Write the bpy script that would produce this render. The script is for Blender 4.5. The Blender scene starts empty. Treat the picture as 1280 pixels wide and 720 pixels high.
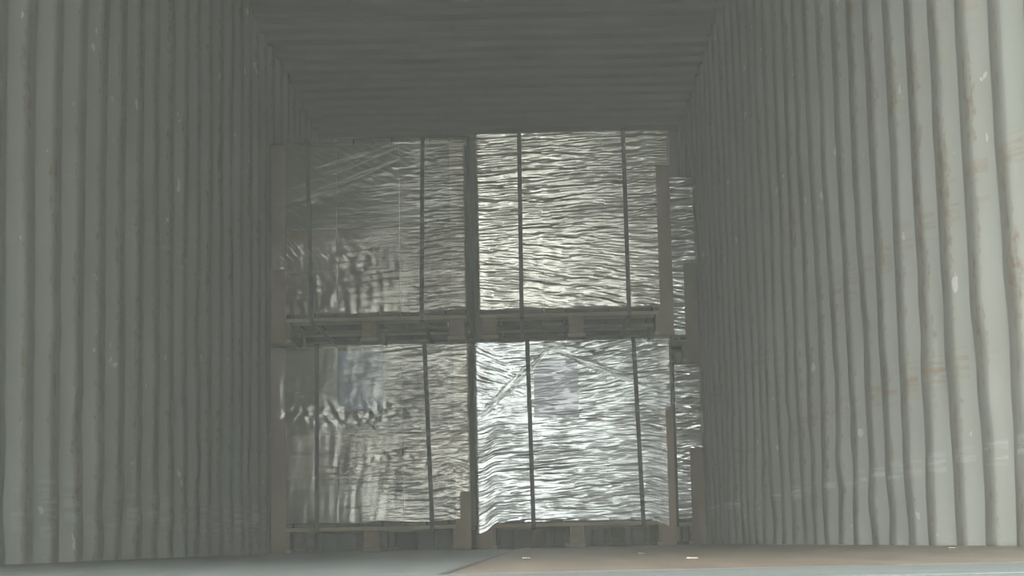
import bpy, math, random
import numpy as np
from mathutils import Matrix, Vector

# ------------------------------------------------------------------ camera, sky, sun, exposure
SC = bpy.context.scene
COL = SC.collection
F_PX, YAW, PITCH, ROLL, CX, CZ = 2295.75, -0.0093, 0.1382, -0.0211, 0.1763, 0.0269


def make_camera():
    cy, sy, cp, sp = math.cos(YAW), math.sin(YAW), math.cos(PITCH), math.sin(PITCH)
    F = Vector((sy * cp, cy * cp, sp)); R0 = Vector((cy, -sy, 0)); U0 = R0.cross(F)
    R = R0 * math.cos(ROLL) + U0 * math.sin(ROLL)
    U = U0 * math.cos(ROLL) - R0 * math.sin(ROLL)
    d = bpy.data.cameras.new('camera'); o = bpy.data.objects.new('camera', d); COL.objects.link(o)
    m = Matrix.Identity(4)
    for i in range(3):
        m[i][0], m[i][1], m[i][2] = R[i], U[i], -F[i]
    m.translation = (CX, 0, CZ)
    o.matrix_world = m
    d.sensor_width = 36; d.lens = F_PX / 1280 * 36; d.clip_start = 0.02
    SC.camera = o


make_camera()
SC.view_settings.view_transform = 'Standard'
SC.view_settings.look = 'None'
SC.view_settings.gamma = 1
SC.view_settings.use_curve_mapping = False
SC.view_settings.exposure = 1.9
SC.cycles.max_bounces = 12
SC.cycles.diffuse_bounces = 6
SC.cycles.volume_bounces = 2
SC.cycles.transparent_max_bounces = 16
SC.cycles.sample_clamp_indirect = 6

W = bpy.data.worlds.new('overcast_sky'); SC.world = W; W.use_nodes = True
W.node_tree.nodes['Background'].inputs[0].default_value = (0.94, 1.0, 0.95, 1)
W.node_tree.nodes['Background'].inputs[1].default_value = 2.0

sd = bpy.data.lights.new('hazy_sun', 'SUN'); sd.energy = 1.65; sd.angle = math.radians(50); sd.color = (1, 1, 0.98)
so = bpy.data.objects.new('hazy_sun', sd); COL.objects.link(so)
so.rotation_euler = Vector((0.46, 0.83, -0.40)).to_track_quat('-Z', 'Y').to_euler()

# ------------------------------------------------------------------ constants of the place
DOOR, BACK = 0.95, 11.78
XW, ZC = 1.165, 2.68
D1, D2 = 9.2, 10.46
PALLET_H = 0.145


# ------------------------------------------------------------------ helpers
def mesh(name, verts, faces, mat=None, parent=None, smooth=False, loc=None):
    me = bpy.data.meshes.new(name)
    me.from_pydata([tuple(map(float, v)) for v in verts], [], [tuple(map(int, f)) for f in faces])
    if mat: me.materials.append(mat)
    if smooth: me.polygons.foreach_set('use_smooth', [True] * len(me.polygons))
    me.update()
    o = bpy.data.objects.new(name, me); COL.objects.link(o)
    if parent: o.parent = parent
    if loc: o.location = loc
    return o


def box_data(x0, x1, y0, y1, z0, z1, b=0.0):
    """a box with chamfered vertical and horizontal edges (b = chamfer)"""
    if b <= 0:
        v = [(x, y, z) for z in (z0, z1) for y in (y0, y1) for x in (x0, x1)]
        return v, [(0, 2, 3, 1), (4, 5, 7, 6), (0, 1, 5, 4), (2, 6, 7, 3), (0, 4, 6, 2), (1, 3, 7, 5)]
    import bmesh
    bm = bmesh.new()
    v, f = box_data(x0, x1, y0, y1, z0, z1)
    vs = [bm.verts.new(p) for p in v]
    for q in f: bm.faces.new([vs[i] for i in q])
    bmesh.ops.bevel(bm, geom=bm.edges[:], offset=b, segments=1, affect='EDGES')
    bm.verts.index_update()
    V = [tuple(p.co) for p in bm.verts]; Fc = [tuple(p.index for p in q.verts) for q in bm.faces]
    bm.free()
    return V, Fc


def box(name, x0, x1, y0, y1, z0, z1, mat, parent=None, b=0.0):
    v, f = box_data(x0, x1, y0, y1, z0, z1, b)
    return mesh(name, v, f, mat, parent)


def tag(o, label=None, cat=None, group=None, kind=None):
    if label: o['label'] = label
    if cat: o['category'] = cat
    if group: o['group'] = group
    if kind: o['kind'] = kind
    return o


def empty(name, loc, rot=(0, 0, 0)):
    o = bpy.data.objects.new(name, None); COL.objects.link(o)
    o.location = loc; o.rotation_euler = rot; o.empty_display_size = 0.1
    return o


def field(n0, n1, d0, d1, l0, l1, ang, seed, band=True):
    """unit-variance random field, correlation lengths l0 (axis 0) and l1 (axis 1) turned by ang"""
    rng = np.random.default_rng(seed)
    k0 = np.fft.fftfreq(n0, d0)[:, None] * 2 * np.pi
    k1 = np.fft.fftfreq(n1, d1)[None, :] * 2 * np.pi
    c, s = math.cos(ang), math.sin(ang)
    a = (k0 * c - k1 * s) * l0; b = (k0 * s + k1 * c) * l1
    g = np.exp(-(a * a + b * b) / 2)
    if band: g = g * np.abs(a)
    h = np.fft.ifft2(np.fft.fft2(rng.standard_normal((n0, n1))) * g).real
    return h / (h.std() + 1e-12)


# ------------------------------------------------------------------ materials
def new_mat(name):
    m = bpy.data.materials.new(name); m.use_nodes = True
    nt = m.node_tree
    return m, nt, nt.nodes['Principled BSDF']


def nd(nt, t, **kw):
    n = nt.nodes.new(t)
    for k, v in kw.items():
        if k in n.inputs: n.inputs[k].default_value = v
        else: setattr(n, k, v)
    return n


def math_n(nt, op, a, b=None, c=None, clamp=False):
    n = nt.nodes.new('ShaderNodeMath'); n.operation = op; n.use_clamp = clamp
    for i, v in enumerate((a, b, c)):
        if v is None: continue
        if isinstance(v, (int, float)): n.inputs[i].default_value = v
        else: nt.links.new(v, n.inputs[i])
    return n.outputs[0]


def noise(nt, vec, scale=(1, 1, 1), s=1.0, detail=4, rough=0.55, loc=(0, 0, 0)):
    mp = nd(nt, 'ShaderNodeMapping'); mp.inputs['Scale'].default_value = scale; mp.inputs['Location'].default_value = loc
    nt.links.new(vec, mp.inputs['Vector'])
    n = nd(nt, 'ShaderNodeTexNoise'); n.inputs['Scale'].default_value = s
    n.inputs['Detail'].default_value = detail; n.inputs['Roughness'].default_value = rough
    nt.links.new(mp.outputs[0], n.inputs['Vector'])
    return n.outputs['Fac']


def ramp(nt, v, lo, hi):
    n = nd(nt, 'ShaderNodeMapRange'); n.clamp = True
    nt.links.new(v, n.inputs[0]); n.inputs[1].default_value = lo; n.inputs[2].default_value = hi
    return n.outputs[0]


def mixc(nt, fac, a, b):
    n = nd(nt, 'ShaderNodeMix'); n.data_type = 'RGBA'
    if isinstance(fac, (int, float)): n.inputs[0].default_value = fac
    else: nt.links.new(fac, n.inputs[0])
    for i, v in ((6, a), (7, b)):
        if isinstance(v, tuple): n.inputs[i].default_value = (*v, 1)
        else: nt.links.new(v, n.inputs[i])
    return n.outputs[2]


def obj_coord(nt):
    tc = nd(nt, 'ShaderNodeTexCoord')
    return tc.outputs['Object']


def paint_mat(name, y_crest, side, base, zmarks):
    """worn grey container paint: rust along the corrugation crests, scuffs at rubbing heights"""
    m, nt, bs = new_mat(name)
    P = obj_coord(nt)
    sp = nd(nt, 'ShaderNodeSeparateXYZ'); nt.links.new(P, sp.inputs[0])
    y, z = sp.outputs[1], sp.outputs[2]
    ph = math_n(nt, 'FRACT', math_n(nt, 'DIVIDE', math_n(nt, 'SUBTRACT', y, y_crest), 0.278))
    e1 = math_n(nt, 'SUBTRACT', 1.0, math_n(nt, 'MULTIPLY', math_n(nt, 'ABSOLUTE', math_n(nt, 'SUBTRACT', ph, 0.13)), 4.2), clamp=True)
    e2 = math_n(nt, 'SUBTRACT', 1.0, math_n(nt, 'MULTIPLY', math_n(nt, 'SUBTRACT', 1.0, ph), 12.0), clamp=True)
    edge = math_n(nt, 'MAXIMUM', e1, e2)
    n1 = noise(nt, P, (1, 1, 0.45), 6.0, 6, 0.65)
    n2 = noise(nt, P, (1, 1, 1), 38.0, 4, 0.6)
    n3 = noise(nt, P, (1, 1, 0.35), 1.3, 3, 0.5)
    col = mixc(nt, ramp(nt, n3, 0.3, 0.75), base, tuple(c * 0.82 for c in base))
    col = mixc(nt, math_n(nt, 'MULTIPLY', ramp(nt, n1, 0.45, 0.75), 0.2), col, tuple(c * k for c, k in zip(base, (1.02, 0.93, 0.82))))
    # darker brown tone along the crests, varied by noise
    crest_tone = math_n(nt, 'MULTIPLY', e1, math_n(nt, 'ADD', 0.35, math_n(nt, 'MULTIPLY', n1, 0.7)))
    col = mixc(nt, math_n(nt, 'MULTIPLY', crest_tone, 0.48, clamp=True), col, (0.125, 0.105, 0.085))
    rust = math_n(nt, 'MULTIPLY', ramp(nt, math_n(nt, 'ADD', math_n(nt, 'MULTIPLY', edge, 0.19), math_n(nt, 'MULTIPLY', math_n(nt, 'ADD', n1, n2), 0.5)), 0.66, 0.78), 0.8)
    col = mixc(nt, rust, col, (0.165, 0.11, 0.07))
    # rub marks of earlier cargo at a few heights, broken along the wall
    for (zm, h, st, c) in zmarks:
        band = math_n(nt, 'SUBTRACT', 1.0, math_n(nt, 'DIVIDE', math_n(nt, 'ABSOLUTE', math_n(nt, 'SUBTRACT', z, zm)), h), clamp=True)
        ln = noise(nt, P, (1, 1.2, 16), 4.0, 4, 0.6, loc=(0, zm * 7, 0))
        br = noise(nt, P, (0.4, 1.6, 0.3), 1.6, 2, 0.5, loc=(3, zm * 3, 0))
        k = math_n(nt, 'MULTIPLY', ramp(nt, ln, 0.47, 0.60), math_n(nt, 'MULTIPLY', math_n(nt, 'POWER', band, 0.6), ramp(nt, br, 0.40, 0.55)))
        front = math_n(nt, 'MAXIMUM', math_n(nt, 'GREATER_THAN', ph, 0.86), math_n(nt, 'LESS_THAN', ph, 0.25))
        col = mixc(nt, math_n(nt, 'MULTIPLY', math_n(nt, 'MULTIPLY', k, front), st), col, c)
    # pale chips
    chip = math_n(nt, 'MULTIPLY', ramp(nt, noise(nt, P, (1, 1, 0.7), 15.0, 3, 0.6, loc=(9, 2, 5)), 0.685, 0.71), ramp(nt, ph, 0.6, 0.85))
    col = mixc(nt, math_n(nt, 'MULTIPLY', chip, 0.55), col, (0.52, 0.52, 0.48))
    nt.links.new(col, bs.inputs['Base Color'])
    bs.inputs['Roughness'].default_value = 0.62
    bs.inputs['Specular IOR Level'].default_value = 0.25
    bp = nd(nt, 'ShaderNodeBump', Strength=0.35, Distance=0.006)
    nt.links.new(math_n(nt, 'ADD', n1, math_n(nt, 'MULTIPLY', n2, 0.3)), bp.inputs['Height'])
    nt.links.new(bp.outputs[0], bs.inputs['Normal'])
    return m


def simple_mat(name, c0, c1, scale=(1, 1, 1), s=8.0, rough=0.7, bump=0.2, spec=0.3, lo=0.35, hi=0.7, dist=0.003):
    m, nt, bs = new_mat(name)
    P = obj_coord(nt)
    n = noise(nt, P, scale, s, 5, 0.6)
    nt.links.new(mixc(nt, ramp(nt, n, lo, hi), c0, c1), bs.inputs['Base Color'])
    bs.inputs['Roughness'].default_value = rough
    bs.inputs['Specular IOR Level'].default_value = spec
    if bump:
        bp = nd(nt, 'ShaderNodeBump', Strength=bump, Distance=dist)
        nt.links.new(n, bp.inputs['Height']); nt.links.new(bp.outputs[0], bs.inputs['Normal'])
    return m


def film_mat(name, haze_lo, haze_hi, gloss, tint, rough=0.16, seed=0, bump=0.22, gcol=(0.95, 0.97, 0.96)):
    """layers of clear stretch film: see-through where thin, milky where the layers overlap, glossy"""
    m, nt, bs = new_mat(name)
    nt.nodes.remove(bs)
    out = nt.nodes['Material Output']
    P = obj_coord(nt)
    fine = noise(nt, P, (6, 6, 110), 1.0, 4, 0.65, loc=(seed, 0, seed * 2.7))
    med = noise(nt, P, (2.2, 2.2, 26), 1.0, 5, 0.6, loc=(seed + 4, 0, 1))
    big = noise(nt, P, (2, 2, 3), 1.0, 3, 0.5, loc=(seed + 8, 3, 1))
    bp = nd(nt, 'ShaderNodeBump', Strength=bump, Distance=0.004)
    nt.links.new(fine, bp.inputs['Height'])
    gl = nd(nt, 'ShaderNodeBsdfGlossy', Roughness=rough); gl.inputs['Color'].default_value = (*gcol, 1)
    nt.links.new(bp.outputs[0], gl.inputs['Normal'])
    df = nd(nt, 'ShaderNodeBsdfDiffuse'); df.inputs['Color'].default_value = (*tint, 1)
    nt.links.new(bp.outputs[0], df.inputs['Normal'])
    tr = nd(nt, 'ShaderNodeBsdfTransparent'); tr.inputs['Color'].default_value = (0.93, 0.94, 0.93, 1)
    hz = nd(nt, 'ShaderNodeMapRange')
    nt.links.new(math_n(nt, 'ADD', math_n(nt, 'MULTIPLY', med, 0.6), math_n(nt, 'MULTIPLY', big, 0.4)), hz.inputs[0])
    hz.inputs[1].default_value = 0.36; hz.inputs[2].default_value = 0.66
    hz.inputs[3].default_value = haze_lo; hz.inputs[4].default_value = haze_hi
    m1 = nd(nt, 'ShaderNodeMixShader'); nt.links.new(hz.outputs[0], m1.inputs[0])
    nt.links.new(tr.outputs[0], m1.inputs[1]); nt.links.new(df.outputs[0], m1.inputs[2])
    m2 = nd(nt, 'ShaderNodeMixShader')
    nt.links.new(math_n(nt, 'MULTIPLY', math_n(nt, 'ADD', 0.6, math_n(nt, 'MULTIPLY', big, 0.8)), gloss), m2.inputs[0])
    nt.links.new(m1.outputs[0], m2.inputs[1]); nt.links.new(gl.outputs[0], m2.inputs[2])
    nt.links.new(m2.outputs[0], out.inputs['Surface'])
    return m


LC0, RC0 = 4.825, 3.715          # a crest on the left and on the right wall
BASE = (0.272, 0.28, 0.252)
M = {}
M['wall_l'] = paint_mat('grey_green_paint', LC0, -1, BASE, [(0.16, 0.10, 0.5, (0.40, 0.41, 0.38)), (1.15, 0.07, 0.3, (0.36, 0.37, 0.34))])
M['wall_r'] = paint_mat('grey_green_paint_rubbed', RC0, 1, BASE, [(0.43, 0.055, 0.75, (0.22, 0.165, 0.11)), (0.80, 0.06, 0.6, (0.22, 0.17, 0.12)),
                                                          (1.22, 0.10, 0.5, (0.26, 0.21, 0.15)), (0.20, 0.03, 0.7, (0.44, 0.45, 0.42))])
M['roof'] = simple_mat('roof_paint', (0.20, 0.215, 0.19), (0.16, 0.165, 0.145), (0.6, 1, 1), 3.0, 0.6, 0.15, 0.25)
M['wood_floor_r'] = simple_mat('worn_plywood', (0.15, 0.122, 0.095), (0.105, 0.085, 0.068), (9, 0.9, 1), 1.6, 0.45, 0.25, 0.45)
M['wood_floor_l'] = simple_mat('dusty_grey_plywood', (0.13, 0.14, 0.138), (0.085, 0.092, 0.09), (7, 0.8, 1), 1.8, 0.42, 0.3, 0.5)
M['steel'] = simple_mat('worn_sill_steel', (0.12, 0.13, 0.13), (0.08, 0.085, 0.085), (1.2, 10, 1), 3.0, 0.5, 0.3, 0.5)
M['ground'] = simple_mat('yard_concrete', (0.30, 0.29, 0.27), (0.22, 0.215, 0.20), (1, 1, 1), 1.5, 0.85, 0.3)
M['pallet'] = simple_mat('pallet_pine', (0.29, 0.225, 0.15), (0.20, 0.155, 0.10), (3, 3, 22), 2.0, 0.75, 0.3)
M['deck'] = simple_mat('shade_toned_deck_wood', (0.08, 0.062, 0.045), (0.055, 0.043, 0.032), (22, 3, 3), 2.0, 0.85, 0.3)  # shade of the pallet openings put into the deck colour
M['block'] = simple_mat('pallet_block_chipwood', (0.20, 0.145, 0.10), (0.14, 0.10, 0.07), (1, 1, 1), 40.0, 0.85, 0.4)
M['board'] = simple_mat('brown_edge_board', (0.215, 0.145, 0.10), (0.165, 0.11, 0.078), (4, 4, 1), 3.0, 0.75, 0.15)
M['strap'] = simple_mat('dark_green_strap', (0.010, 0.014, 0.011), (0.016, 0.021, 0.017), (1, 1, 60), 3.0, 0.5, 0.1, 0.3)
M['carton_b'] = simple_mat('brown_carton', (0.15, 0.09, 0.055), (0.115, 0.068, 0.042), (1, 1, 6), 5.0, 0.8, 0.1)
M['carton_g'] = simple_mat('grey_carton', (0.085, 0.082, 0.066), (0.065, 0.063, 0.052), (1, 1, 6), 5.0, 0.8, 0.1)
M['carton_p'] = simple_mat('pale_carton', (0.24, 0.22, 0.18), (0.18, 0.165, 0.13), (1, 1, 6), 5.0, 0.8, 0.1)
M['paper_b'] = simple_mat('bluish_paper', (0.24, 0.31, 0.48), (0.21, 0.27, 0.43), (1, 1, 30), 2.0, 0.7, 0.0)
M['paper_v'] = simple_mat('lavender_paper', (0.33, 0.33, 0.41), (0.29, 0.29, 0.37), (1, 1, 30), 2.0, 0.7, 0.0)
for k_, v_ in (('Coat Weight', 1.0), ('Coat Roughness', 0.09), ('Coat IOR', 1.9)):
    M['paper_v'].node_tree.nodes['Principled BSDF'].inputs[k_].default_value = v_
M['film_clear'] = film_mat('clear_stretch_film', 0.0, 0.10, 0.095, (0.36, 0.34, 0.28), 0.09, 1.0, gcol=(1.0, 0.97, 0.87))
M['film_clear2'] = film_mat('clear_stretch_film_lower', 0.0, 0.12, 0.11, (0.36, 0.34, 0.28), 0.09, 5.0, gcol=(1.0, 0.97, 0.87))
M['film_milky'] = film_mat('many_layer_stretch_film', 0.05, 0.25, 0.22, (0.45, 0.44, 0.40), 0.09, 9.0, gcol=(0.95, 0.99, 1.0))
M['film_warm'] = film_mat('many_layer_stretch_film_warm', 0.08, 0.30, 0.22, (0.47, 0.43, 0.35), 0.09, 13.0, gcol=(1.0, 0.97, 0.87))
M['film_thick'] = film_mat('thick_stretch_film', 0.30, 0.65, 0.55, (0.72, 0.69, 0.61), 0.08, 17.0)
M['film_fold'] = film_mat('folded_stretch_film', 0.03, 0.22, 0.16, (0.50, 0.49, 0.45), 0.10, 21.0)
M['splinter'] = simple_mat('pale_splinter_wood', (0.30, 0.26, 0.20), (0.22, 0.19, 0.15), (1, 1, 1), 20.0, 0.8, 0.1)


# ------------------------------------------------------------------ the container
def side_wall(name, s, crest0, mat):
    """trapezoid-corrugated steel sheet, s = -1 left, +1 right; dents as small offsets"""
    # rounded bends: inner flat, slope away, outer flat, slope that faces the door
    prof = [(0.009, 0.0), (0.052, 0.0), (0.094, 0.0), (0.103, 0.0035), (0.110, 0.0085), (0.150, 0.0275), (0.158, 0.0325), (0.167, 0.036),
            (0.190, 0.036), (0.213, 0.036), (0.222, 0.0325), (0.230, 0.0275), (0.267, 0.0085), (0.275, 0.0035)]
    ys, ds = [], []
    k = math.floor((DOOR - crest0) / 0.278) - 1
    while True:
        for a, d in prof:
            y = crest0 + k * 0.278 + a
            if DOOR <= y <= BACK + 0.1: ys.append(y); ds.append(d)
        k += 1
        if crest0 + k * 0.278 > BACK + 0.1: break
    nz = 90
    zs = np.linspace(-0.02, ZC + 0.03, nz)
    ny = len(ys)
    lowf = field(nz, ny, 0.03, 0.02, 0.22, 0.20, 0, 11 + s, False) * 0.0022
    midf = field(nz, ny, 0.03, 0.02, 0.05, 0.04, 0, 21 + s, True) * 0.0006
    dent = np.maximum(field(nz, ny, 0.03, 0.02, 0.09, 0.045, 0, 33 + s, False) - 1.3, 0) * 0.010
    low = np.clip((0.75 - zs) / 0.5, 0, 1)[:, None]
    off = lowf * (1 + 0.9 * low) + midf * (1 + 2.0 * low) + dent * (0.25 + 0.45 * low)
    V = []
    for i, z in enumerate(zs):
        for j in range(ny):
            V.append((s * (XW + ds[j] + off[i, j]), ys[j], z))
    Fc = []
    for i in range(nz - 1):
        for j in range(ny - 1):
            a = i * ny + j; q = (a, a + 1, a + ny + 1, a + ny)
            Fc.append(q if s > 0 else q[::-1])
    o = mesh(name, V, Fc, mat, None, True)
    md = o.modifiers.new('sheet', 'SOLIDIFY'); md.thickness = 0.003; md.offset = -1 if False else 1
    o.data.flip_normals() if False else None
    return tag(o, kind='structure')


tag(side_wall('wall_left', -1, LC0, M['wall_l']), 'left corrugated grey-green steel wall of the container with worn paint')
tag(side_wall('wall_right', 1, RC0, M['wall_r']), 'right corrugated grey-green steel wall of the container with brown rub marks')


def roof():
    p = 0.209
    prof = [(0.0, 0.0), (0.035, 0.0), (0.085, 0.02), (0.125, 0.02), (0.165, 0.0)]
    # bright lines are the slopes that face the door
    y0 = 8.886 - 0.105 + 0.02
    ys, ds = [], []
    k = math.floor((DOOR - y0) / p) - 1
    while y0 + k * p < BACK + 0.1:
        # inner crest, slope away, upper flat, slope down facing the door
        for a, d in ((0.0, 0.0), (0.05, 0.0), (0.09, 0.02), (0.15, 0.02), (0.19, 0.0)):
            y = y0 + k * p + a
            if DOOR <= y <= BACK + 0.1: ys.append(y); ds.append(d)
        k += 1
    xs = np.linspace(-XW - 0.04, XW + 0.04, 25)
    sag = field(25, len(ys), 0.1, 0.04, 0.25, 0.3, 0, 5, False) * 0.003
    V = [(x, ys[j], ZC + ds[j] + sag[i, j]) for i, x in enumerate(xs) for j in range(len(ys))]
    n = len(ys)
    Fc = [(i * n + j, i * n + j + 1, (i + 1) * n + j + 1, (i + 1) * n + j) for i in range(24) for j in range(n - 1)]
    o = mesh('ceiling', V, Fc, M['roof'])
    md = o.modifiers.new('sheet', 'SOLIDIFY'); md.thickness = 0.003; md.offset = 1
    tag(o, 'corrugated dark steel roof of the container seen from below', kind='structure')


roof()


def end_wall():
    V, Fc = [], []
    xs, ds = [], []
    x = -XW - 0.03
    while x < XW + 0.03:
        for a, d in ((0, 0), (0.11, 0), (0.125, 0.045), (0.235, 0.045)):
            if x + a <= XW + 0.04: xs.append(x + a); ds.append(d)
        x += 0.25
    n = len(xs)
    for z in (-0.02, ZC + 0.04):
        for j in range(n): V.append((xs[j], BACK + ds[j], z))
    Fc = [(j, j + 1, n + j + 1, n + j) for j in range(n - 1)]
    o = mesh('wall_back', V, Fc, M['roof'])
    md = o.modifiers.new('sheet', 'SOLIDIFY'); md.thickness = 0.003; md.offset = 1
    tag(o, 'corrugated steel end wall of the container behind the pallets', kind='structure')


end_wall()

# floor: a steel frame, the plywood sheets laid on it, the sill plates at the door
fl = box('floor', -XW - 0.04, XW + 0.04, DOOR, BACK + 0.05, -0.16, -0.032, M['ground'])
tag(fl, 'container floor of worn plywood sheets with a steel sill', kind='structure')
SEAM = 0.09
rows = [1.72, 4.1, 6.5, 8.9, BACK + 0.02]
for a, b in zip(rows[:-1], rows[1:]):
    box('plywood_sheet', -XW - 0.036, SEAM - 0.003, a + 0.003, b - 0.003, -0.031, 0, M['wood_floor_l'], fl, 0.002)
    box('plywood_sheet', SEAM + 0.003, XW + 0.036, a + 0.003, b - 0.003, -0.031, 0, M['wood_floor_r'], fl, 0.002)
box('sill_plate', -XW - 0.036, XW + 0.036, DOOR, 1.275, -0.031, 0, M['steel'], fl, 0.003)
box('sill_plate', -XW - 0.036, XW + 0.036, 1.285, 1.717, -0.031, 0, M['steel'], fl, 0.003)

# yard outside the door
g = mesh('ground', [(-30, -40, -0.16), (30, -40, -0.16), (30, 20, -0.16), (-30, 20, -0.16)], [(0, 1, 2, 3)], M['ground'])
tag(g, 'concrete yard in front of the container', kind='structure')


# ------------------------------------------------------------------ pallets
def make_pallet(x0, x1, y0, z0, label, deep=1.2):
    """three skids, nine blocks, three cross boards and the deck boards on top"""
    w = x1 - x0
    r = empty('pallet', ((x0 + x1) / 2, y0 + deep / 2, z0))
    h = w / 2; d = deep / 2
    tag(r, label, 'pallet', 'wooden pallets')
    for cx in (-h + 0.05, 0.0, h - 0.05):
        box('skid', cx - 0.045, cx + 0.045, -d, d, 0, 0.02, M['pallet'], r, 0.002)
        for cyy in (-d + 0.072, 0.0, d - 0.072):
            box('block', cx - 0.038, cx + 0.038, cyy - 0.07, cyy + 0.07, 0.02, 0.105, M['block'], r, 0.002)
    for cyy in (-d + 0.07, 0.0, d - 0.07):
        box('cross_board', -h, h, cyy - 0.07, cyy + 0.07, 0.105, 0.125, M['pallet'], r, 0.002)
    nb = 9; bw = 0.102; gap = (w - nb * bw) / (nb - 1)
    for i in range(nb):
        a = -h + i * (bw + gap)
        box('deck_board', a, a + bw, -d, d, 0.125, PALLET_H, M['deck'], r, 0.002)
    return r


# ------------------------------------------------------------------ wrapped loads
FW = 1.0


def make_load(x0, x1, y0, z0, z1, label, film, spec, seed, straps, sheets, cartons, prot, lean=0.0, deep=1.19):
    """cartons under stretch film, board angles on the corners, two straps round it"""
    w = x1 - x0; h = z1 - z0
    r = empty('wrapped_load', ((x0 + x1) / 2, y0 + deep / 2, z0), (0, lean, 0))
    tag(r, label, 'wrapped load', 'film-wrapped loads on pallets')
    hw, hd = w / 2, deep / 2
    # cartons, three across, four high, two deep
    nx, nzc = 3, 4
    m = 0.012
    cw = (w - 2 * m) / nx; ch = (h - 0.008) / nzc; cd = (deep - 2 * m) / 2
    rng = random.Random(seed)
    shared = {}
    for k in range(nzc):
        for i in range(nx):
            for j in range(2):
                mt = cartons(i, k)
                key = mt
                if key not in shared:
                    v, f = box_data(-cw / 2 + 0.0003, cw / 2 - 0.0003, -cd / 2 + 0.0003, cd / 2 - 0.0003, 0.0002, ch - 0.0002, 0.0008)
                    o = mesh('carton', v, f, M[mt], r); shared[key] = o.data
                else:
                    o = bpy.data.objects.new('carton', shared[key]); COL.objects.link(o); o.parent = r
                o.location = (-hw + m + (i + 0.5) * cw, -hd + m + (j + 0.5) * cd + (rng.uniform(0, 0.004) if j == 0 else 0), 0.001 + k * ch)
    # corner boards (angles), from the pallet's foot to the top
    for sx in (-1, 1):
        zb = prot[sx].get('z0', -PALLET_H + 0.002)
        L, t = prot[sx].get('w', 0.075), 0.004
        xo = sx * (hw + 0.001); yo = -hd - 0.001
        pts = [(xo, yo), (xo - sx * L, yo), (xo - sx * L, yo + t), (xo - sx * t, yo + t), (xo - sx * t, yo + L), (xo, yo + L)]
        V = [(p[0], p[1], z) for z in (zb, h - 0.004) for p in pts]
        Fc = [tuple(range(5, -1, -1)) if sx > 0 else tuple(range(6)), tuple(range(6, 12)) if sx > 0 else tuple(range(11, 5, -1))]
        for a in range(6):
            q = (a, (a + 1) % 6, (a + 1) % 6 + 6, a + 6)
            Fc.append(q if sx < 0 else q[::-1])
        mesh('edge_board', V, Fc, M['board'], r)
    # paper sheets under the film
    for (px, pz, pw, phh, mt) in sheets:
        sy = -hd + m - 0.006
        nseg = 6
        V = []; Fc = []
        for i in range(nseg + 1):
            for zz in (pz - phh / 2, pz + phh / 2):
                V.append((px - pw / 2 + pw * i / nseg, sy + 0.0008 * math.sin(i * 1.7), zz))
        Fc = [(2 * i, 2 * i + 2, 2 * i + 3, 2 * i + 1) for i in range(nseg)]
        o = mesh('paper_sheet', V, Fc, M[mt], r)
        md = o.modifiers.new('sheet', 'SOLIDIFY'); md.thickness = 0.0006
    # film: rows of a skin that runs round the load and is drawn in over the top
    off = 0.008
    us = []      # (x, y, normal x, normal y, front coordinate)
    nf = 124
    NZ = 290
    hx, hy = hw + off, hd + off
    rc = 0.012
    nside = 22
    for i in range(nside): us.append((-hx, hy - rc - (2 * hy - 2 * rc) * i / nside, -1, 0))
    for a in (0, 30, 60):
        t = math.radians(a); us.append((-hx + rc - rc * math.cos(t), -hy + rc - rc * math.sin(t), -math.cos(t), -math.sin(t)))
    for i in range(nf + 1): us.append((-hx + rc + (2 * hx - 2 * rc) * i / nf, -hy, 0, -1))
    for a in (30, 60, 90):
        t = math.radians(a); us.append((hx - rc + rc * math.sin(t), -hy + rc - rc * math.cos(t), math.sin(t), -math.cos(t)))
    for i in range(1, nside + 1): us.append((hx, -hy + rc + (2 * hy - 2 * rc) * i / nside, 1, 0))
    for i in range(1, 4): us.append((hx - 2 * hx * i / 4, hy, 0, 1))
    us = np.array(us); nu = len(us)
    X = us[:, 0][None, :]
    zf = np.linspace(0, 1, NZ)[:, None]
    zb = spec['bottom'](us[:, 0] / hw, us[:, 1] < 0)[None, :]
    Z = zb + (h + 0.004 - zb) * zf
    U = np.broadcast_to(X / hw, Z.shape); T = Z / h
    dz = h / NZ; du = 2 * hx / nf
    disp = spec['height'](NZ, nu, dz, du, U, T, seed)
    eL, eR = spec.get('edge', (0, 0))
    disp = disp * (1 - eL * sstep(-U, 0.86, 0.92) - eR * sstep(U, 0.86, 0.92))
    disp = disp * spec.get('gain', 1.0)
    disp = np.clip(disp, -0.006, 0.02)
    PX = us[:, 0][None, :] + us[:, 2][None, :] * disp
    PY = us[:, 1][None, :] + us[:, 3][None, :] * disp
    V = np.stack([PX, PY, Z], -1).reshape(-1, 3).tolist()
    keep = spec['keep'](U, T)
    # a paper sheet caught between the outer turns of film, drawn into the same wrinkles
    for (px, pz, pw, phh, mt) in spec.get('tight', ()):
        cj = [j for j in range(nu) if us[j, 3] == -1 and abs(us[j, 0] - px) < pw / 2]
        ci = [i for i in range(NZ) if abs(Z[i, cj[0]] - pz) < phh / 2]
        SV = [(PX[i, j], PY[i, j] - 0.0007, Z[i, j]) for i in ci for j in cj]
        n_ = len(cj)
        o = mesh('paper_sheet', SV, [(a * n_ + b, a * n_ + b + 1, (a + 1) * n_ + b + 1, (a + 1) * n_ + b)
                                     for a in range(len(ci) - 1) for b in range(n_ - 1)], M[mt], r, True)
        md = o.modifiers.new('sheet', 'SOLIDIFY'); md.thickness = 0.0003; md.use_rim = False
    Fc = []
    for i in range(NZ - 1):
        for j in range(nu):
            j2 = (j + 1) % nu
            if keep[i, j] and keep[i, j2]:
                Fc.append((i * nu + j, i * nu + j2, (i + 1) * nu + j2, (i + 1) * nu + j))
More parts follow.
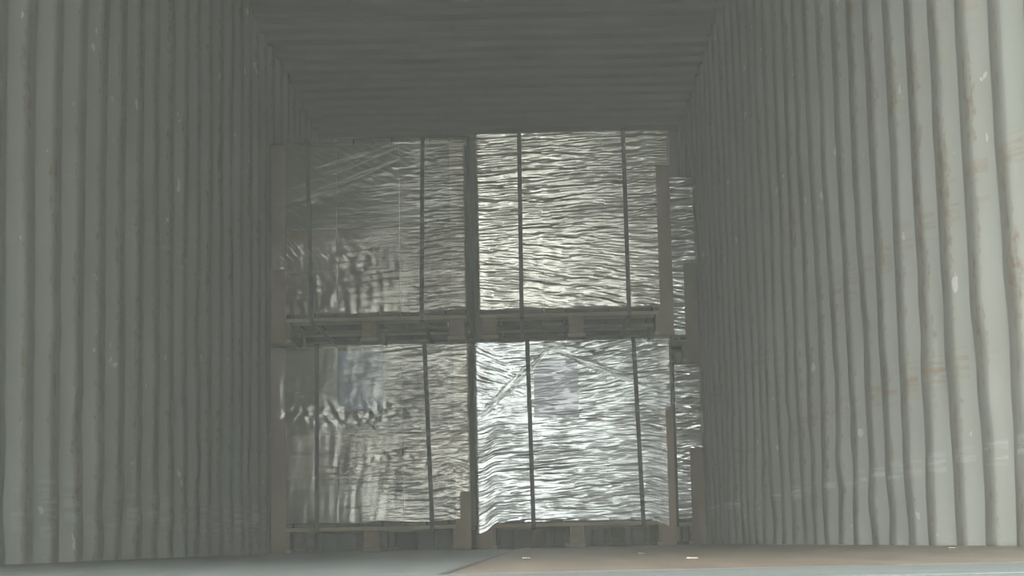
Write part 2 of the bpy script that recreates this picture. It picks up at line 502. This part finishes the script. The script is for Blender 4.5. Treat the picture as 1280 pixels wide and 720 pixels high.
    base = (NZ - 1) * nu
    rr = np.random.default_rng(seed + 3)
    for q in (0.94, 0.86):
        zt = h + 0.006 + rr.uniform(0, 0.006, nu)
        ring = len(V)
        for j in range(nu):
            V.append((us[j, 0] * q, us[j, 1] * q, zt[j]))
        for j in range(nu):
            j2 = (j + 1) % nu
            Fc.append((base + j, base + j2, ring + j2, ring + j))
        base = ring
    mesh('stretch_film', V, Fc, M[film], r, True)
    # loose folds of film lying diagonally across the front
    for q, (u0, t0, u1, t1, wd) in enumerate(spec.get('folds', ())):
        nl, nw = 90, 12
        fld = field(nl, nw, 0.006, 0.004, 0.10, 0.005, 0, seed + 70 + q) * 0.0016
        ax, az, bx, bz = u0 * hw, t0 * h, u1 * hw, t1 * h
        Ln = math.hypot(bx - ax, bz - az); ex, ez = (bx - ax) / Ln, (bz - az) / Ln
        V = []; Fc = []
        for i in range(nl):
            f = i / (nl - 1)
            wl = wd * (0.35 + 0.65 * math.sin(math.pi * (0.08 + 0.87 * f))) * (1 + 0.15 * math.sin(f * 21 + q))
            for j in range(nw):
                g_ = j / (nw - 1) - 0.5
                px = ax + (bx - ax) * f - ez * g_ * wl; pz = az + (bz - az) * f + ex * g_ * wl
                V.append((px, -hd - off - 0.0045 + 0.002 * abs(g_) * 2 - fld[i, j], pz))
        Fc = [(i * nw + j, (i + 1) * nw + j, (i + 1) * nw + j + 1, i * nw + j + 1) for i in range(nl - 1) for j in range(nw - 1)]
        mesh('film_fold', V, Fc, M['film_fold' if film == 'film_milky' else film], r, True)
    # straps: closed bands over the top and under the deck
    for (sa, sb) in straps:
        sw = 0.0105; t = 0.003
        yo = hd + off + 0.010
        zb_ = -0.0435
        loop = [(-yo, h + 0.013, sa), (-yo, zb_, sb), (yo, zb_, sb), (yo, h + 0.013, sa)]
        loop = []
        for i in range(9):
            f = i / 8
            loop.append((-yo, (h + 0.013) * (1 - f) + zb_ * f, sa * (1 - f) + sb * f))
        loop.append((yo, zb_, sb)); loop.append((yo, h + 0.013, sa))
        n = len(loop)
        cyc = (h + zb_) / 2
        V = []; Fc = []
        for (yy, zz, xx) in loop:
            inny = yy - math.copysign(t, yy); innz = zz - math.copysign(t, zz - cyc) if abs(zz - cyc) > (h - zb_) * 0.49 else zz
            V += [(xx - sw, yy, zz), (xx + sw, yy, zz), (xx + sw, inny, innz), (xx - sw, inny, innz)]
        for i in range(n):
            a, b = 4 * i, 4 * ((i + 1) % n)
            for e in range(4):
                e2 = (e + 1) % 4
                Fc.append((a + e, a + e2, b + e2, b + e))
        mesh('strap', V, Fc, M['strap'], r)
    return r


def sstep(a, lo, hi):
    t = np.clip((a - lo) / (hi - lo), 0, 1)
    return t * t * (3 - 2 * t)


def ridge(U, T, u0, t0, u1, t1, wd):
    """a drawn fold of film between two points, gaussian across"""
    dx, dy = u1 - u0, t1 - t0; L2 = dx * dx + dy * dy
    s = ((U - u0) * dx + (T - t0) * dy) / L2
    s = np.clip(s, 0, 1)
    d2 = (U - u0 - s * dx) ** 2 + (T - t0 - s * dy) ** 2
    return np.exp(-d2 / (2 * wd * wd))


def streaks(n0, n1, d0, d1, ang, seed, a=1.0):
    """long thin drawn wrinkles"""
    c = field(n0, n1, d0, d1, 0.0030, 0.026, ang, seed) * 0.00058
    f = field(n0, n1, d0, d1, 0.0020, 0.014, ang, seed + 1) * 0.00042
    l = field(n0, n1, d0, d1, 0.009, 0.07, ang, seed + 2) * 0.0007
    m = 0.55 + 0.45 * np.clip(field(n0, n1, d0, d1, 0.03, 0.07, ang, seed + 3, False) + 0.8, 0, 1.8)
    c, f = c * m, f * m
    return a * (c + f + l)


def h_milky_low(n0, n1, d0, d1, U, T, s):
    a = streaks(n0, n1, d0, d1, math.radians(2), s)
    b = streaks(n0, n1, d0, d1, math.radians(10), s + 10)
    c = streaks(n0, n1, d0, d1, math.radians(-24), s + 20)
    wc = sstep(-U - (T - 0.8) * 1.2, 0.45, 0.75) * sstep(T, 0.45, 0.8)
    wb = sstep(U, -0.35, 0.1) * sstep(T, 0.55, 0.75) * (1 - wc)
    h = a * (1 - wb) * (1 - wc) + b * wb + c * wc
    h = h + 0.0012 * ridge(U, T, -0.30, 0.95, 0.85, 0.70, 0.012) + 0.0012 * ridge(U, T, -0.30, 0.93, -0.95, 0.60, 0.014)
    return h + 0.002 * ridge(U, T, -0.25, 0.99, 0.2, 0.93, 0.01)


def h_milky_up(n0, n1, d0, d1, U, T, s):
    a = streaks(n0, n1, d0, d1, math.radians(3), s)
    b = streaks(n0, n1, d0, d1, math.radians(-7), s + 10)
    wb = sstep(T, 0.62, 0.2) * 0.8
    return a * (1 - wb) + b * wb + 0.002 * ridge(U, T, -0.35, 0.42, 0.05, 0.55, 0.02)


def h_clear_up(n0, n1, d0, d1, U, T, s):
    a = streaks(n0, n1, d0, d1, math.radians(3), s)
    dg = streaks(n0, n1, d0, d1, math.radians(-27), s + 10)
    v = field(n0, n1, d0, d1, 0.04, 0.009, 0, s + 20, False) * 0.0003 + field(n0, n1, d0, d1, 0.03, 0.009, math.radians(20), s + 22) * 0.0004
    smooth = field(n0, n1, d0, d1, 0.05, 0.12, 0, s + 30, False) * 0.0012
    cr = field(n0, n1, d0, d1, 0.012, 0.012, 0, s + 40, False) * 0.0012
    right = sstep(U, 0.38, 0.62)
    up = sstep(T - 0.28 * U, 0.62, 0.80) * (1 - right)
    low = sstep(T, 0.46, 0.30) * (1 - right)
    h = smooth + a * right * 0.95 + a * 0.25 + dg * up * 0.75 + v * low * 0.8
    blob = np.exp(-((U + 0.80) / 0.10) ** 2 - ((T - 0.40) / 0.10) ** 2) + 0.6 * np.exp(-((U + 0.35) / 0.28) ** 2 - ((T - 0.345) / 0.03) ** 2)
    fan = field(n0, n1, d0, d1, 0.004, 0.03, math.radians(-48), s + 41) * 0.0016
    h = h + cr * blob * 0.8 + fan * blob
    h = h + 0.0012 * ridge(U, T, -0.9, 0.60, 0.35, 0.86, 0.010)
    return h


def h_clear_low(n0, n1, d0, d1, U, T, s):
    a = streaks(n0, n1, d0, d1, math.radians(4), s)
    fan = streaks(n0, n1, d0, d1, math.radians(14), s + 10)
    fan2 = streaks(n0, n1, d0, d1, math.radians(-16), s + 15)
    v = field(n0, n1, d0, d1, 0.05, 0.009, math.radians(-6), s + 20, False) * 0.0003
    smooth = field(n0, n1, d0, d1, 0.06, 0.10, 0, s + 30, False) * 0.0012
    cr = field(n0, n1, d0, d1, 0.011, 0.010, 0, s + 40, False) * 0.0012
    right = sstep(U, 0.10, 0.5)
    lowr = right * sstep(T, 0.5, 0.3)
    h = smooth + a * 0.3 + a * right * 0.6 * (1 - 0.6 * lowr) + fan * lowr * 0.5 + fan2 * lowr * 0.5 * sstep(U, 0.6, 0.8)
    h = h + v * (1 - right) * (0.5 + 0.5 * sstep(T, 0.5, 0.3))
    blob = np.exp(-((T - 0.62 - 0.02 * U) / 0.06) ** 2) * (1 - 0.7 * right)
    blob2 = np.exp(-((T - 0.33 - 0.05 * np.sin(U * 6)) / 0.025) ** 2) * sstep(U, -0.5, -0.2)
    return h + cr * (blob * 0.9 + blob2 * 0.7)


def flat_bottom(z):
    return lambda u, front: np.full_like(u, z) + 0.004 * np.sin(u * 9)


def draped(zl, zr):
    def f(u, front):
        b = np.full_like(u, -0.012)
        b = b - zl * np.exp(-((u + 1.0) / 0.13) ** 2) - zr * np.exp(-((u - 1.0) / 0.16) ** 2)
        return b + 0.005 * np.sin(u * 37) * np.abs(u) ** 3
    return f


def keep_fn(rules):
    """film is torn back from the corner boards: (side, how far in, up to which height)"""
    def f(U, T):
        k = np.ones(U.shape, bool)
        for (sx, lim, t) in rules:
            k &= ~((U * sx > lim) & (T < t + 0.01 * np.sin(T * 60)))
        return k
    return f


full = lambda t=None: {}
XL0, XL1 = -1.132, -0.138
XR0, XR1 = -0.105, 0.882
ZL = 1.05


def cart_left_up(i, k): return 'carton_b' if k <= 1 and (i != 1 or k == 0) or (k == 1) else 'carton_g'
def cart_left_low(i, k): return 'carton_b' if k in (1,) else 'carton_g'
def cart_pale(i, k): return 'carton_p'


LOADS = [
    # lower left
    dict(x=(XL0, XL1), y=D1, z=0.0, zt=ZL - 0.020, pl='pallet on the floor at bottom left, under the load with the bluish sheet',
         ll='lower left film-wrapped load with a bluish paper sheet under the film', film='film_clear2',
         spec=dict(edge=(0.6, 0), height=h_clear_low, bottom=flat_bottom(0.002), keep=keep_fn([(-1, 0.86, 0.58), (1, 0.90, 0.16)])), seed=100,
         straps=[(-0.262, -0.268), (0.279, 0.306)], sheets=[(-0.045, 0.708, 0.225, 0.305, 'paper_b')], cart=cart_left_low,
         prot={-1: {}, 1: {}}, lean=0.0),
    # upper left
    dict(x=(XL0 + 0.004, XL1 - 0.004), y=D1, z=ZL, zt=2.075, pl='upper pallet on the left, carrying the see-through wrapped load',
         ll='upper left film-wrapped load, dark cartons showing through clear film', film='film_clear',
         spec=dict(edge=(0.5, 0), folds=[(-0.92, 0.62, 0.35, 0.90, 0.030), (-0.75, 0.74, 0.32, 0.965, 0.026), (-0.55, 0.85, 0.30, 0.985, 0.022)], height=h_clear_up, bottom=flat_bottom(0.002), keep=keep_fn([(-1, 0.86, 0.26)])), seed=200,
         straps=[(-0.305, -0.287), (0.285, 0.267)], sheets=[], cart=cart_left_up,
         prot={-1: {}, 1: {'z0': 0.004}}, lean=0.0),
    # lower right
    dict(x=(XR0, XR1), y=D1, z=0.0, zt=ZL - 0.020, pl='front floor pallet on the right, film hanging over its corners',
         ll='lower right bright wrinkled film-wrapped load with a lavender paper sheet', film='film_milky',
         spec=dict(edge=(0.2, 0.3), tight=[(-0.085, 0.650, 0.225, 0.30, 'paper_v')], height=h_milky_low, bottom=draped(0.06, 0.05), folds=[(-0.30, 0.975, 0.92, 0.70, 0.045), (-0.22, 0.975, -0.95, 0.58, 0.05), (-0.35, 0.985, 0.30, 0.94, 0.03)], keep=keep_fn([(1, 0.93, 0.62)])), seed=300,
         straps=[(-0.227, -0.215), (0.307, 0.330)], sheets=[], cart=cart_pale,
         prot={-1: {}, 1: {}}, lean=0.0),
    # upper right
    dict(x=(XR0 + 0.026, XR1 + 0.02), y=D1, z=ZL, zt=2.10, pl='upper pallet on the right in the front row',
         ll='upper right film-wrapped load with silvery horizontal wrinkles, tallest in view', film='film_warm',
         spec=dict(edge=(0.6, 0.5), height=h_milky_up, bottom=flat_bottom(0.006), keep=keep_fn([(1, 0.875, 0.80)])), seed=400,
         straps=[(-0.268, -0.275), (0.262, 0.267)], sheets=[], cart=cart_pale,
         prot={-1: {'z0': 0.004}, 1: {}}, lean=0.0),
    # second row, lower and upper
    dict(x=(0.152, 1.143), y=D2, z=0.0, zt=ZL - 0.036, pl='floor pallet half hidden in the second row beside the right wall',
         ll='lower film-wrapped load half hidden in the second row beside the right wall', film='film_thick',
         spec=dict(gain=1.5, height=h_milky_up, bottom=flat_bottom(0.002), keep=keep_fn([(1, 0.86, 0.45)])), seed=500,
         straps=[(-0.27, -0.27), (0.335, 0.335)], sheets=[], cart=cart_pale,
         prot={-1: {}, 1: {}}, lean=0.0),
    dict(x=(0.150, 1.142), y=D2, z=ZL - 0.015, zt=2.105, pl='upper pallet half hidden in the second row beside the right wall',
         ll='upper film-wrapped load half hidden in the second row beside the right wall', film='film_thick',
         spec=dict(gain=1.5, height=h_milky_up, bottom=flat_bottom(0.002), keep=keep_fn([(1, 0.86, 0.45)])), seed=600,
         straps=[(-0.27, -0.27), (0.255, 0.255)], sheets=[], cart=cart_pale,
         prot={-1: {'z0': 0.004}, 1: {}}, lean=0.0),
]
for L in LOADS:
    make_pallet(L['x'][0] + 0.003, L['x'][1] - 0.003, L['y'] + 0.004, L['z'], L['pl'])
    make_load(L['x'][0], L['x'][1], L['y'], L['z'] + PALLET_H, L['zt'], L['ll'], L['film'], L['spec'], L['seed'],
              L['straps'], L['sheets'], L['cart'], L['prot'], L['lean'])

# ------------------------------------------------------------------ small debris on the floor
rg = random.Random(4)
for (x, y, ln, a, lb) in ((0.161, 3.318, 0.014, 0.02, 'leftmost small pale splinter on the floor, near the middle seam'),
                          (0.401, 3.937, 0.012, 0.3, 'tiny pale splinter on the floor, the one farthest from the door sill'),
                          (0.405, 2.698, 0.016, -0.2, 'pale splinter on the brown floor, the one nearest the door sill'),
                          (0.998, 3.666, 0.014, 0.14, 'small pale splinter on the floor beside the right wall')):
    wv = [(-ln / 2, -0.003, 0), (ln / 2, -0.0015, 0), (ln / 2, 0.002, 0), (-ln / 2, 0.003, 0),
          (-ln / 2, -0.002, 0.002), (ln / 2, -0.001, 0.0012), (ln / 2, 0.001, 0.001), (-ln / 2, 0.002, 0.0022)]
    s = mesh('wood_splinter', wv, [(3, 2, 1, 0), (4, 5, 6, 7), (0, 1, 5, 4), (1, 2, 6, 5), (2, 3, 7, 6), (3, 0, 4, 7)], M['splinter'], loc=(x, y, 0.0))
    s.rotation_euler = (0, 0, a)
    tag(s, lb, 'splinter', 'wood splinters on the floor')

# ------------------------------------------------------------------ dust haze inside the container
hm = bpy.data.materials.new('dust_haze'); hm.use_nodes = True
nt = hm.node_tree; nt.nodes.remove(nt.nodes['Principled BSDF'])
vs = nd(nt, 'ShaderNodeVolumeScatter', Density=0.02, Anisotropy=0.0)
vs.inputs['Color'].default_value = (0.93, 0.95, 0.90, 1)
nt.links.new(vs.outputs[0], nt.nodes['Material Output'].inputs['Volume'])
hz = box('dust_haze', -XW + 0.0, XW - 0.0, DOOR + 0.1, BACK - 0.05, 0.002, ZC - 0.01, hm)
tag(hz, 'thin dusty haze filling the dim container', 'haze', kind='stuff')
